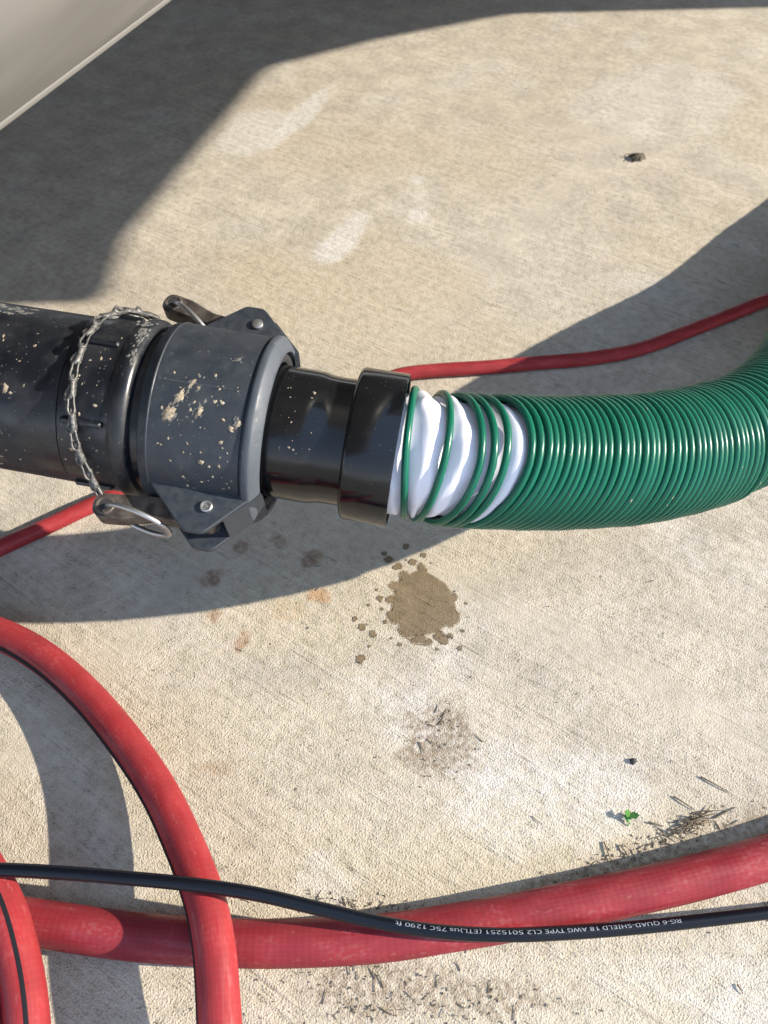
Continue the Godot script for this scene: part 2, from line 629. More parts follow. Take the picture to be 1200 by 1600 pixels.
func slab_sheet(g: Geo, x0: float, z0: float, x1: float, z1: float, y: float) -> void:
	var k := []
	for p in [[x0, z0], [x1, z0], [x1, z1], [x0, z1]]:
		k.append(g.add(Vector3(p[0], y, p[1]), Vector3.UP, slab_uv(p[0], p[1])))
		g.t2.append(Vector2((p[0] - PAD_X) / PAD_W, (p[1] - PAD_Z) / PAD_W))
	g.quad(k[0], k[1], k[2], k[3])

func build_ground() -> void:
	var g := Geo.new()
	slab_sheet(g, PAD_X, PAD_Z, PAD_X + PAD_W, PAD_Z + PAD_W, 0.0)
	var pad := put("concrete_pad", g.mesh(), M.concrete)
	pad.set_meta("kind", "structure")
	var h := Geo.new()
	var e := 60.0
	slab_sheet(h, -e, -e, e, PAD_Z, 0.0)
	slab_sheet(h, -e, PAD_Z + PAD_W, e, e, 0.0)
	slab_sheet(h, -e, PAD_Z, PAD_X, PAD_Z + PAD_W, 0.0)
	slab_sheet(h, PAD_X + PAD_W, PAD_Z, e, PAD_Z + PAD_W, 0.0)
	var ap := put("ground", h.mesh(), M.concrete)
	ap.set_meta("kind", "structure")

func wet_sheet(cx: float, cz: float, outline: PackedVector2Array) -> ArrayMesh:
	var g := Geo.new()
	var tri := Geometry2D.triangulate_polygon(outline)
	for p in outline:
		g.add(Vector3(p.x, 0, p.y), Vector3.UP, slab_uv(cx + p.x, cz + p.y))
		g.t2.append(Vector2((cx + p.x - PAD_X) / PAD_W, (cz + p.y - PAD_Z) / PAD_W))
	for k in range(0, tri.size(), 3):
		g.tri(tri[k], tri[k + 1], tri[k + 2])
	return g.mesh()

func blob_outline(rx: float, rz: float, rough: float, sd: int, n := 80) -> PackedVector2Array:
	var f := FastNoiseLite.new()
	f.seed = sd
	f.frequency = 1.0
	f.fractal_octaves = 3
	var out := PackedVector2Array()
	for k in n:
		var a := TAU * k / n
		var r := 1.0 + rough * f.get_noise_2d(cos(a) * 1.6 + sd, sin(a) * 1.6)
		out.append(Vector2(cos(a) * rx * r, sin(a) * rz * r))
	return out

func build_wet_patch() -> void:
	var cx := 0.0345
	var cz := -0.3735
	var t := thing("wet_patch", "dark round splash of water soaking into the concrete below the white liner", "water stain", Transform3D(Basis(), Vector3(cx, 0.0003, cz)))
	var r2 := RandomNumberGenerator.new()
	r2.seed = 9
	# a round splash with small lobes where drops ran together, united from many discs
	var shape := PackedVector2Array()
	for k in 72:
		var a := TAU * k / 72
		var r := 1.0 + 0.05 * sin(a * 3 + 1.0) + 0.03 * sin(a * 7)
		shape.append(Vector2(cos(a) * 0.0268 * r, sin(a) * 0.0325 * r))
	var polys := [shape]
	var lobes := [[0.0005, -0.036, 0.004], [-0.001, -0.041, 0.0022], [-0.024, -0.018, 0.0055], [-0.0285, -0.004, 0.0042], [-0.0245, 0.014, 0.006], [-0.029, 0.0115, 0.003], [-0.014, 0.029, 0.006], [-0.0035, 0.036, 0.0048], [0.004, 0.0385, 0.003], [0.013, 0.033, 0.0042], [0.024, 0.017, 0.0065], [0.0285, 0.012, 0.0035], [0.0275, -0.006, 0.004], [0.019, -0.028, 0.004], [-0.016, -0.03, 0.0045], [-0.009, 0.037, 0.0026], [-0.019, 0.026, 0.003]]
	for l in lobes:
		var disc := PackedVector2Array()
		for k in 18:
			var a := TAU * k / 18
			var r: float = l[2] * r2.randf_range(0.7, 1.2)
			disc.append(Vector2(l[0] + cos(a) * r, l[1] + sin(a) * r))
		var u := Geometry2D.merge_polygons(polys[0], disc)
		polys[0] = u[0]
	put("soaked_area", wet_sheet(cx, cz, polys[0]), M.wet, t)
	var fringe := Geometry2D.offset_polygon(polys[0], 0.0011, Geometry2D.JOIN_ROUND)
	var edge := put("damp_edge", wet_sheet(cx, cz, fringe[0]), M.damp, t)
	edge.position = Vector3(0, -0.00015, 0)
	var drops := [[-0.030, -0.047, 0.0045], [-0.022, -0.039, 0.005], [-0.008, -0.044, 0.0045], [-0.014, -0.062, 0.004], [-0.038, -0.005, 0.0035], [-0.0545, 0.055, 0.0055], [-0.0535, 0.024, 0.0042], [-0.044, 0.031, 0.004], [0.0165, 0.037, 0.0055], [0.023, 0.033, 0.0035], [-0.034, -0.054, 0.003], [0.03, 0.045, 0.003], [-0.06, 0.016, 0.0028], [0.002, -0.052, 0.003], [-0.036, 0.006, 0.002], [-0.033, 0.019, 0.0022], [-0.041, -0.014, 0.0018], [-0.048, 0.002, 0.0016], [0.034, 0.028, 0.002], [0.011, 0.046, 0.0018], [-0.021, 0.041, 0.0022], [-0.028, 0.035, 0.0016], [0.038, 0.0, 0.0016], [-0.047, 0.043, 0.0016]]
	var sd := 100
	for d in drops:
		sd += 1
		var w := put("drip", wet_sheet(cx + d[0], cz + d[1], blob_outline(d[2] * 0.72, d[2] * 0.8, 0.8, sd, 28)), M.wet, t)
		w.position = Vector3(d[0], 0.0001, d[1])

# ---------------------------------------------------------------- the camper
func build_camper() -> void:
	var dir := Vector3(0.3357, 0, -0.942).normalized()
	var outward := Vector3(0.942, 0, 0.3357).normalized()
	var basis_ := Basis(dir, Vector3.UP, outward)
	var t := thing("camper", "pale beige camper side with a rounded lower edge, top left corner", "camper", Transform3D(basis_, Vector3(-0.2037, 0.40, -0.4204)))
	# skin: profile in (outward, up), swept along the side
	# rim, a long face that leans outwards as it rises, then the belly of the side
	var prof := [[-0.02, 0.0035], [0.001, 0.0045]]
	var z := 0.0015
	var y := 0.005
	for k in 26:
		var a := deg_to_rad(56.0 - 3.5 * minf(k, 12) / 12.0 - 52.5 * maxf(0.0, k - 12) / 13.0)
		var ln := 0.0150 if k < 13 else 0.009
		z += sin(a) * ln
		y += cos(a) * ln
		prof.append([z, y])
	prof.append_array([[z + 0.002, 0.5], [z + 0.002, 1.2], [z, 2.3], [z - 0.06, 2.45], [-0.6, 2.5]])
	var pts := PackedVector3Array()
	for p in prof:
		pts.append(Vector3(0, p[1], p[0]))
	var fine := smooth_path(pts, 0.012)
	var g := Geo.new()
	var xs := [-0.4, 0.3, 0.7, 1.2, 2.5, 4.0]
	for k in fine.size():
		var a := fine[maxi(k - 1, 0)]
		var b := fine[mini(k + 1, fine.size() - 1)]
		var e := (b - a).normalized()
		var q := Vector3(0, -e.z, e.y)
		for x in xs:
			g.add(Vector3(x, fine[k].y, fine[k].z), q, Vector2(x, fine[k].y))
	var w := xs.size()
	for k in fine.size() - 1:
		for s in w - 1:
			var a := k * w + s
			g.quad(a, a + 1, a + w + 1, a + w)
	put("side_wall", g.mesh(), M.skin, t)
	var lip := Geo.new()
	tube_geo(lip, v3([[-0.405, 0.003, -0.002], [0.5, 0.003, -0.002], [1.5, 0.003, -0.002], [4.0, 0.003, -0.002]]), 0.0034, 20)
	put("bottom_rim", lip.mesh(), M.trim, t)
	# floor of the body behind the rim
	var box := BoxMesh.new()
	box.size = Vector3(4.40, 0.03, 1.6)
	put("floor", moved(box, Transform3D(Basis(), Vector3(1.80, 0.020, -0.822))), M.trim, t)
	var back := BoxMesh.new()
	back.size = Vector3(0.03, 2.4, 1.6)
	put("end_wall", moved(back, Transform3D(Basis(), Vector3(-0.385, 1.25, -0.81))), M.skin, t)

func build_slide_out() -> void:
	# the room that slides out of the camper's side, above and ahead of the camera
	var o := rounded([Vector2(0.25, -0.60), Vector2(1.42, -0.648), Vector2(1.533, -0.652), Vector2(1.530, -0.79), Vector2(1.675, -1.294), Vector2(1.87, -1.41), Vector2(2.113, -1.519), Vector2(2.604, -1.549), Vector2(3.6, -1.66), Vector2(3.6, -4.0), Vector2(1.0, -4.0)], [0, 0, 0.035, 0.05, 0.06, 0.05, 0.1, 0.02, 0.05, 0.05, 0], 5)
	var t := thing("camper_annex", "raised camper annex above the view that shades the top of the slab", "camper", Transform3D(Basis(), Vector3(0, 0.9, 0)))
	var m := plate(o, 1.5, 0.004)
	put("shell", moved(m, Transform3D(Basis(Vector3.RIGHT, PI / 2), Vector3(0, 0.75, 0))), M.skin, t)

# ---------------------------------------------------------------- pipe, coupling, adapter (one straight axis)
var axis := Transform3D()

func mud_blob(g: Geo, c: Vector3, out_: Vector3, along: Vector3, r: float, h: float, sd: int, stretch := 1.0, n := 9) -> void:
	var f := FastNoiseLite.new()
	f.seed = sd
	f.frequency = 1.0
	var side := out_.cross(along).normalized()
	var top := g.add(c + out_ * h, out_)
	var rings := []
	for ring in 2:
		var ids := []
		for k in n:
			var a := TAU * k / n
			var rr := r * (0.55 if ring == 0 else 1.0) * (1.0 + 0.9 * f.get_noise_2d(cos(a) * 1.3, sin(a) * 1.3 + ring * 0.3))
			var p := c + along * cos(a) * rr * stretch + side * sin(a) * rr + out_ * (h * 0.7 if ring == 0 else -0.0004)
			var q := (out_ + (along * cos(a) + side * sin(a)) * (0.4 if ring == 0 else 1.0)).normalized()
			ids.append(g.add(p, q))
		rings.append(ids)
	for k in n:
		g.tri(top, rings[0][k], rings[0][(k + 1) % n])
		g.quad(rings[0][k], rings[1][k], rings[1][(k + 1) % n], rings[0][(k + 1) % n])

# place on a surface of radius r about the x axis; up = height across the face as seen, in metres
func on_round(s: float, up: float, r: float) -> Array:
	var a := asin(clampf(up / r, -1, 1))
	var d := Vector3(0, sin(a), cos(a))
	return [Vector3(s, 0, 0) + d * r, d]

func splash(parent: Node3D, s0: float, s1: float, r: float, count: int, sd: int, lo := -0.9, hi := 0.75) -> void:
	var r2 := RandomNumberGenerator.new()
	r2.seed = sd
	var g := Geo.new()
	for k in count:
		var q := on_round(r2.randf_range(s0, s1), r * r2.randf_range(lo, hi), r)
		var size := 0.0004 + 0.0011 * pow(r2.randf(), 3.0)
		mud_blob(g, q[0], q[1], Vector3.RIGHT.rotated(q[1], r2.randf() * TAU), size, size * 0.18, sd * 100 + k, r2.randf_range(1.0, 1.9), 7)
	var o := put("mud_spatter", g.mesh(), M.mud, parent)
	o.set_meta("kind", "stuff")

func fleck(parent: Node3D, s: float, up: float, r: float, size: float, stretch: float, turn: float, sd: int) -> void:
	var q := on_round(s, up, r)
	var g := Geo.new()
	var along := Vector3.RIGHT.rotated(q[1], turn)
	mud_blob(g, q[0], q[1], along, size, minf(size * 0.16, 0.0005), sd, stretch, 16)
	put("mud_fleck", g.mesh(), M.mud, parent)

func build_pipe() -> void:
	var t := thing("black_pipe", "black drain pipe spattered with dry mud, running in from the left", "pipe", axis)
	put("barrel", lathe([[-0.40, 0.052], [-0.40, 0.0585], [-0.2, 0.0572], [0.0, 0.0577], [0.060, 0.0583], [0.061, 0.056]]), M.pipe, t)
	put("threaded_collar", lathe([[0.0602, 0.056], [0.0602, 0.0580], [0.0614, 0.0594], [0.080, 0.0596], [0.090, 0.0597], [0.0935, 0.0602], [0.0955, 0.0614], [0.0975, 0.0626], [0.1005, 0.0632], [0.1035, 0.0628], [0.1058, 0.0615], [0.1068, 0.0590], [0.1076, 0.0560], [0.120, 0.0555]]), M.pipe, t)
	for k in 7:
		var a := deg_to_rad(39.0 - 53.0 * k)
		var rib := plate(rounded([Vector2(-0.0135, -0.0022), Vector2(0.0135, -0.0022), Vector2(0.0135, 0.0022), Vector2(-0.0135, 0.0022)], [0.002, 0.002, 0.002, 0.002], 4), 0.0052, 0.0012)
		var x := Transform3D(Basis(Vector3.RIGHT, -a), Vector3(0.0775, 0, 0)) * Transform3D(Basis(), Vector3(0, 0, 0.0598))
		put("rib", moved(rib, x), M.pipe, t)
	for m in [[0.0, 0.052, 0.006, 3.0, 0.1], [0.02, 0.050, 0.004, 3.5, 0.05], [-0.01, 0.045, 0.005, 2.5, 0.2], [0.04, 0.053, 0.003, 3.0, 0.0]]:
		smear(t, m[0], m[1], 0.0579, m[2], m[3], m[4], int(m[1] * 9000 + m[0] * 3000))
	for m in [[0.1005, 0.050, 0.004, 1.6, 1.5], [0.102, 0.043, 0.003, 2.0, 1.4], [0.103, 0.032, 0.003, 2.0, 1.5], [0.099, 0.056, 0.004, 1.5, 1.2]]:
		smear(t, m[0], m[1], 0.0632, m[2], m[3], m[4], int(m[1] * 9000))
	splash(t, -0.05, 0.058, 0.0579, 130, 5)
	splash(t, 0.064, 0.092, 0.0596, 50, 6)
	for f in [[0.001, 0.022, 0.0018, 1.3, 1.2], [0.014, -0.001, 0.0024, 1.7, 1.4], [0.006, -0.012, 0.0017, 1.2, 0.5], [0.026, 0.003, 0.0013, 1.8, 1.3], [0.037, -0.012, 0.0015, 1.9, 1.2], [0.036, -0.021, 0.0011, 1.2, 0.2], [0.041, -0.036, 0.0018, 1.5, -0.9], [0.018, -0.046, 0.0012, 1.2, 0.3], [0.044, -0.047, 0.0013, 1.1, 0.2], [0.011, -0.03, 0.0009, 1.3, 0.3], [0.0, -0.052, 0.0014, 2.0, 0.1], [0.032, 0.001, 0.0011, 2.2, 1.3], [0.058, -0.033, 0.0016, 1.2, 0.0], [0.066, -0.047, 0.0015, 1.3, 0.0], [0.072, -0.046, 0.0013, 1.2, 1.0], [0.075, -0.031, 0.0010, 1.5, 1.0]]:
		fleck(t, f[0] + 0.012, f[1], 0.0579 if f[0] < 0.048 else 0.0596, f[2], f[3], f[4], int(f[0] * 9000 + f[1] * 70000))

const LUG_TURN := 27.0

func lug_frame(sign_: float) -> Transform3D:
	# x along the pipe, y outwards from the axis, z across the lug
	var p := deg_to_rad(LUG_TURN)
	var y := Vector3(0, cos(p), -sin(p)) * sign_
	var x := Vector3.RIGHT
	return Transform3D(Basis(x, y, x.cross(y)), Vector3.ZERO)

func smear(parent: Node3D, s: float, up: float, r: float, size: float, stretch: float, turn: float, sd: int) -> void:
	var q := on_round(s, up, r)
	var g := Geo.new()
	var r2 := RandomNumberGenerator.new()
	r2.seed = sd
	var along := Vector3.RIGHT.rotated(q[1], turn)
	var across: Vector3 = along.cross(q[1])
	for k in 14:
		var off: Vector3 = along * r2.randfn() * size * stretch * 0.5 + across * r2.randfn() * size * 0.5
		var p: Vector3 = q[0] + off
		var d := Vector3(0, p.y, p.z).normalized()
		mud_blob(g, Vector3(p.x, 0, 0) + d * r, d, Vector3.RIGHT.rotated(d, turn), size * r2.randf_range(0.12, 0.42), 0.00012, sd * 50 + k, r2.randf_range(1.3, 2.6), 9)
	put("dried_smear", g.mesh(), M.smear, parent)

func build_coupling() -> void:
	var t := thing("camlock_coupling", "dark grey camlock coupling with side lugs and metal levers", "coupling", axis)
	put("body", lathe([[0.1150, 0.057], [0.1145, 0.0618], [0.1157, 0.0632], [0.1201, 0.0639], [0.1205, 0.0643], [0.1213, 0.0643], [0.1217, 0.0639], [0.150, 0.0637], [0.1805, 0.0633], [0.1812, 0.0622], [0.1830, 0.0618]]), M.nylon, t)
	put("flange_ring", lathe([[0.1822, 0.058], [0.1822, 0.0636], [0.1830, 0.0648], [0.1838, 0.0652], [0.1868, 0.0653], [0.1877, 0.0650], [0.1884, 0.0643], [0.1925, 0.0588], [0.1929, 0.0578], [0.1929, 0.0556], [0.1921, 0.0550], [0.184, 0.0545]]), M.nylon_worn, t)
	put("gasket", lathe([[0.182, 0.0545], [0.1890, 0.0543], [0.1908, 0.0528], [0.1910, 0.0500], [0.1896, 0.0480], [0.180, 0.0464]]), M.gasket, t)
	# a fine moulding line along the body
	for up in [0.021]:
		var q := on_round(0.15, up, 0.0637)
		var bar := BoxMesh.new()
		bar.size = Vector3(0.052, 0.0004, 0.0004)
		put("moulding_line", moved(bar, Transform3D(Basis(), q[0])), M.nylon_worn, t)
	var rivet := lathe([[-0.0210, 0.0], [-0.0210, 0.0034], [-0.0206, 0.0040], [-0.0184, 0.0041], [0.0184, 0.0041], [0.0206, 0.0040], [0.0210, 0.0034], [0.0208, 0.0024], [0.0200, 0.0020], [0.0200, 0.0014], [0.0207, 0.0011], [0.0207, 0.0]], 28)
	for sg in [1.0, -1.0]:
		var f := lug_frame(sg)
		var far_ := 0.0865 if sg > 0.0 else 0.0895
		var ear := plate(rounded([Vector2(0.122, 0.050), Vector2(0.122, 0.0610), Vector2(0.151, far_), Vector2(0.164, far_), Vector2(0.189, 0.0610), Vector2(0.189, 0.050)], [0, 0.004, 0.007, 0.008, 0.003, 0], 6), 0.0042, 0.0008)
		for side in [1.0, -1.0]:
			put("lug_plate", moved(ear, f * Transform3D(Basis(), Vector3(0, 0, 0.0165 * side))), M.nylon, t)
		# web that stiffens the two plates at their outer right edge
		var web := BoxMesh.new()
		web.size = Vector3(0.004, 0.030, 0.033)
		put("lug_web", moved(web, f * Transform3D(Basis(Vector3(0, 0, 1), 0.78), Vector3(0.1835, 0.0655, 0))), M.nylon, t)
		put("rivet", moved(rivet, f * Transform3D(Basis(Vector3.UP, PI / 2), Vector3(0.1625, 0.0715, 0))), M.steel, t)
	# levers: a cam head between the plates, an arm lying back along the pipe, an eye at its end
	for k in 2:
		var sg := 1.0 if k == 0 else -1.0
		var f := lug_frame(sg)
		var tip := Vector2(0.094, 0.0875) if k == 0 else Vector2(0.0935, 0.0775)
		var a := Vector2(0.166, 0.0715)
		var d := (tip - a).normalized()
		var nrm := Vector2(d.y, -d.x)
		if nrm.y < 0:
			nrm = -nrm
		var arm := []
		for p in [[0.0, -0.010], [0.30, -0.0085], [0.60, -0.0085], [1.0, -0.0082], [1.0, 0.0082], [0.76, 0.0080], [0.52, 0.0040], [0.2, 0.007], [0.0, 0.010]]:
			var ln: float = ((tip - a).length() + 0.0080) * float(p[0])
			arm.append(a + d * ln + nrm * float(p[1]))
		var body := plate(rounded(arm, [0.006, 0.02, 0.01, 0.009, 0.0075, 0.01, 0.02, 0.01, 0.006], 5), 0.0145, 0.0022)
		var lever := put("lever", moved(body, f), M.bronze, t)
		# eye: a bushing ring through the tip
		var eye := lathe([[-0.0078, 0.0040], [-0.0080, 0.0044], [-0.0080, 0.0060], [-0.0074, 0.0066], [0.0074, 0.0066], [0.0080, 0.0060], [0.0080, 0.0044], [0.0078, 0.0040], [-0.0078, 0.0040]], 28)
		put("eye", moved(eye, f * Transform3D(Basis(Vector3.UP, PI / 2), Vector3(tip.x, tip.y, 0))), M.bronze, lever)
		var hole := CylinderMesh.new()
		hole.top_radius = 0.0040
		hole.bottom_radius = 0.0040
		hole.height = 0.0152
		put("eye_hole", moved(hole, f * Transform3D(Basis(Vector3.RIGHT, PI / 2), Vector3(tip.x, tip.y, 0))), M.gasket, lever)
		# pull ring of round wire hanging through the eye
		var ring := Geo.new()
		var c := PackedVector3Array()
		var e3 := f * Vector3(tip.x, tip.y, 0.0)
		var major := 0.0225
		var r_dir: Vector3
		var r_side: Vector3
		if k == 1:
			r_dir = Vector3(0.955, -0.16, 0.10).normalized()
			r_side = Vector3(0.10, 0.42, 0.86)
		else:
			r_dir = Vector3(0.80, -0.52, 0.20).normalized()
			r_side = Vector3(0.30, 0.20, 0.90)
		r_side = (r_side - r_dir * r_side.dot(r_dir)).normalized()
		for s in 49:
			var an := TAU * s / 48
			c.append(e3 + r_dir * (major * (1.0 - cos(an))) + r_side * (major * 0.80 * sin(an)))
		tube_geo(ring, c, 0.0018, 12, false)
		put("pull_ring", ring.mesh(), M.steel, t)
	for m in [[0.141, 0.011, 0.0046, 2.6, 1.05], [0.146, 0.022, 0.0026, 3.6, 1.05], [0.151, 0.003, 0.003, 2.2, 1.05], [0.176, 0.001, 0.002, 3.0, 1.0], [0.134, -0.001, 0.005, 1.6, 1.0], [0.168, 0.041, 0.0016, 3.0, 0.4]]:
		smear(t, m[0], m[1], 0.0637, m[2], m[3], m[4], int(m[0] * 7000))
	splash(t, 0.124, 0.178, 0.0637, 90, 7, -0.85, 0.45)
	for m in [[0.129, 0.0, 0.0048, 1.35, 1.0], [0.134, 0.011, 0.0030, 2.0, 1.05], [0.140, 0.021, 0.0016, 3.2, 1.05], [0.148, 0.004, 0.0022, 2.0, 1.1], [0.144, 0.0095, 0.0010, 1.8, 1.0], [0.152, -0.027, 0.0019, 1.3, 0.2], [0.157, -0.029, 0.0010, 1.2, 0.2], [0.173, 0.0, 0.0014, 2.4, 1.0], [0.1245, 0.003, 0.0013, 1.6, 1.2], [0.1225, 0.021, 0.0010, 2.0, 1.2], [0.126, -0.02, 0.0011, 1.3, 0.0], [0.177, -0.05, 0.0018, 1.2, 0.0]]:
		fleck(t, m[0] + 0.005, m[1], 0.0637, m[2], m[3], m[4], int(m[0] * 9000 + m[1] * 70000))

func build_adapter() -> void:
	var t := thing("hose_adapter", "glossy black plastic adapter plugged into the coupling's open end", "adapter", axis)
	put("spigot", lathe([[0.178, 0.043], [0.178, 0.0462], [0.214, 0.0462], [0.2205, 0.0458], [0.225, 0.0446], [0.232, 0.0442], [0.248, 0.0444]]), M.gloss, t)
	put("skirt", lathe([[0.2445, 0.0440], [0.2435, 0.0500], [0.2442, 0.0518], [0.2465, 0.0530], [0.262, 0.0530], [0.2755, 0.0533], [0.2767, 0.0529], [0.2769, 0.0518], [0.2763, 0.0512], [0.249, 0.0508]], 96, 0.0005), M.gloss, t)
	splash(t, 0.199, 0.222, 0.0462, 16, 8, -0.3, 0.7)

# ---------------------------------------------------------------- chain
func build_chain() -> void:
	var t := thing("chain", "dirty flat-link steel chain draped over the pipe's collar", "chain", axis)
	# (s, angle from the camera side, lift) of the run over the pipe
	var way := []
	for p in [[0.088, 100.0, 0.0660], [0.081, 84.0, 0.0645], [0.0755, 68.0, 0.0640], [0.0715, 52.0, 0.0636], [0.0705, 36.0, 0.0634], [0.0705, 20.0, 0.0634], [0.0715, 4.0, 0.0634], [0.0735, -12.0, 0.0634], [0.0762, -28.0, 0.0636], [0.0805, -42.0, 0.0642], [0.0850, -54.0, 0.0672], [0.0900, -62.0, 0.0725], [0.0930, -66.0, 0.0790]]:
		var a := deg_to_rad(p[1])
		way.append([p[0], sin(a) * p[2], cos(a) * p[2]])
	var path := smooth_path(v3(way), 0.001)
	var link_len := 0.0152
	var step := 0.0108
	# one link: a strip bent into a narrow loop, wide at one end, with a pinched waist
	var g := Geo.new()
	var loop := []
	for s in 41:
		var an := TAU * s / 40
		var y := link_len / 2.0 * sin(an)
		var w := 0.0022 * (1.0 + 0.30 * sin(an)) * cos(an) * (1.0 - 0.25 * exp(-pow(y / 0.003, 2)))
		loop.append(Vector3(w, y, 0.0007 * sin(an * 2.0)))
	var hw := 0.0018
	var hh := 0.00058
	var ids := []
	for s in 41:
		var d: Vector3 = (loop[(s + 1) % 40] - loop[(s + 39) % 40]).normalized()
		var side := d.cross(Vector3.BACK).normalized()
		var ring := []
		for q in [[1, 1], [-1, 1], [-1, -1], [1, -1]]:
			var nn: Vector3 = (side * q[0] * 0.7 + Vector3.BACK * q[1] * 0.7).normalized()
			ring.append(g.add(loop[s] + side * (hh * q[0]) + Vector3.BACK * (hw * q[1]), nn))
		ids.append(ring)
	for s in 40:
		for q in 4:
			g.quad(ids[s][q], ids[s][(q + 1) % 4], ids[s + 1][(q + 1) % 4], ids[s + 1][q])
	var link := g.mesh()
	var n := int((path.size() - 1) * 0.001 / step)
	for k in n + 1:
		var at := mini(int(k * step / 0.001) , path.size() - 2)
		var p := path[at]
		var y := (path[mini(at + 3, path.size() - 1)] - path[maxi(at - 3, 0)]).normalized()
		var out_ := Vector3(0, p.y, p.z).normalized()
		var z := (out_ - y * out_.dot(y)).normalized()
		var b := Basis(y.cross(z), y, z)
		b = b * Basis(Vector3.UP, deg_to_rad(38.0 if k % 2 == 0 else -30.0)) * Basis(Vector3.RIGHT, deg_to_rad(10.0))
		put("link", moved(link, Transform3D(b, p + out_ * (0.0004 if k % 2 == 0 else 0.0012))), M.zinc, t)

# ---------------------------------------------------------------- green hose
func build_green_hose() -> void:
	var t := thing("sewer_hose", "green spiral hose whose loose first coils bare the white liner", "hose")
	var pts := v3([[-0.0178, 0.2006, -0.3791], [-0.0044, 0.2000, -0.3767], [0.0177, 0.1982, -0.3735], [0.0443, 0.1962, -0.3694], [0.0776, 0.1944, -0.3687], [0.1115, 0.1916, -0.3699], [0.1464, 0.1880, -0.3743], [0.1834, 0.1819, -0.3828], [0.2392, 0.1691, -0.4070], [0.2827, 0.1617, -0.4333], [0.3250, 0.150, -0.4730], [0.370, 0.134, -0.5300], [0.432, 0.112, -0.624], [0.50, 0.092, -0.711], [0.582, 0.072, -0.801], [0.70, 0.062, -0.940], [0.83, 0.052, -1.065], [0.99, 0.0485, -1.09], [1.08, 0.0485, -0.96], [0.97, 0.052, -0.80], [0.80, 0.075, -0.71], [0.63, 0.092, -0.690], [0.52, 0.086, -0.662]])
	var step := 0.002
	var path := smooth_path(pts, step)
	var tg := tangents(path)
	var total := step * (path.size() - 1)
	# start of the visible run: arc length at x = 0
	var s0 := 0.0
	for k in path.size():
		if path[k].x >= 0.0:
			s0 = k * step
			break
	var cam := Vector3(0, 0.61, 0)
	var us := []
	var u := (cam - path[int(s0 / step)]).normalized()
	# carry the side vector from the middle of the picture outwards
	us.resize(path.size())
	var mid := int((s0 + 0.08) / step)
	for k in range(mid, path.size()):
		u = (u - tg[k] * u.dot(tg[k])).normalized()
		us[k] = u
	u = us[mid]
	for k in range(mid, -1, -1):
		u = (u - tg[k] * u.dot(tg[k])).normalized()
		us[k] = u
	# turn centres along the hose and how far each turn leans (towards the eye side, towards the far side)
	var px := 0.000447
	var centre := [s0 + (612.0 - 600.0) * px, s0 + 33.0 * px, s0 + 64.0 * px, s0 + 94.0 * px, s0 + 105.5 * px, s0 + 117.0 * px, s0 + 144.0 * px]
	var lean_u := [-0.08, -0.02, 0.26, 0.42, 0.47, 0.52, 0.58]
	var lean_v := [-0.17, -0.16, -0.04, 0.04, 0.08, 0.13, 0.19]
	var rad := [0.0425, 0.0440, 0.0442, 0.0443, 0.0443, 0.0443, 0.0445]
	var c: float = centre[6]
	var k0 := 0
	while c < total - 0.02:
		var x := c - s0
		var gap := 0.00512
		if x > 0.248 and x < 0.256:
			gap = 0.0092
		elif x > 0.250:
			gap = 0.0062
		c += gap
		centre.append(c)
		var f := clampf((x - 0.065) / 0.12, 0, 1)
		var f2 := clampf((x - 0.18) / 0.10, 0, 1)
		var wob := sin(k0 * 1.7) * 0.012 + sin(k0 * 0.61) * 0.012
		lean_u.append(lerpf(lerpf(0.58, 0.16, f), 0.05, f2) + wob)
		lean_v.append(lerpf(lerpf(0.20, 0.17, f), 0.06, f2) + wob * 0.5)
		rad.append(0.0445 + 0.0002 * sin(k0 * 1.3) - (0.0016 if x > 0.252 else 0.0))
		k0 += 1
	var turns := centre.size() - 1
	var per := 44
	var hel := PackedVector3Array()
	for k in range(0, turns * per + 1):
		var kt := float(k) / per
		var i0 := mini(int(kt), turns - 1)
		var f := kt - i0
		var cc: float = lerpf(centre[i0], centre[i0 + 1], f)
		var lu: float = lerpf(lean_u[i0], lean_u[i0 + 1], f)
		var lv: float = lerpf(lean_v[i0], lean_v[i0 + 1], f)
		var rr: float = lerpf(rad[i0], rad[i0 + 1], f)
		# whole turns are reached on the side towards the eye
		var th := TAU * kt
		var q := clampf(cc / step, 0, path.size() - 1.001)
		var a := int(q)
		var p := path[a].lerp(path[a + 1], q - a)
		var tt := tg[a].lerp(tg[a + 1], q - a).normalized()
		var uu: Vector3 = us[a].lerp(us[a + 1], q - a).normalized()
		var vv := uu.cross(tt)
		hel.append(p + (uu * cos(th) + vv * sin(th)) * rr + tt * rr * (lu * cos(th) + lv * sin(th)))
	var g := Geo.new()
	tube_geo(g, hel, 0.00256, 12)
	put("spiral_coil", g.mesh(), M.green, t)
	var dg := Geo.new()
	var r3 := RandomNumberGenerator.new()
	r3.seed = 31
	for k in 90:
		var best := r3.randi_range(per * 6, per * 58)
		if best < hel.size() - 2:
			var tg2 := (hel[best + 1] - hel[best]).normalized()
			var ctr := path[0]
			for j in range(0, path.size(), 4):
				if path[j].distance_squared_to(hel[best]) < ctr.distance_squared_to(hel[best]):
					ctr = path[j]
			var od := (hel[best] - ctr)
			od = (od - tg2 * od.dot(tg2)).normalized()
			var sz := 0.0003 + 0.0006 * pow(r3.randf(), 3.0)
			mud_blob(dg, hel[best] + od * 0.00256, od, tg2, sz, sz * 0.25, 900 + k, r3.randf_range(1.0, 3.0), 7)
	var dust := put("dust_flecks", dg.mesh(), M.mud, t)
	dust.set_meta("kind", "stuff")
	# liner: a thin white sleeve, blown out between the loose turns and pinched beneath them
	var f1 := FastNoiseLite.new()
	f1.seed = 5
	f1.frequency = 30.0
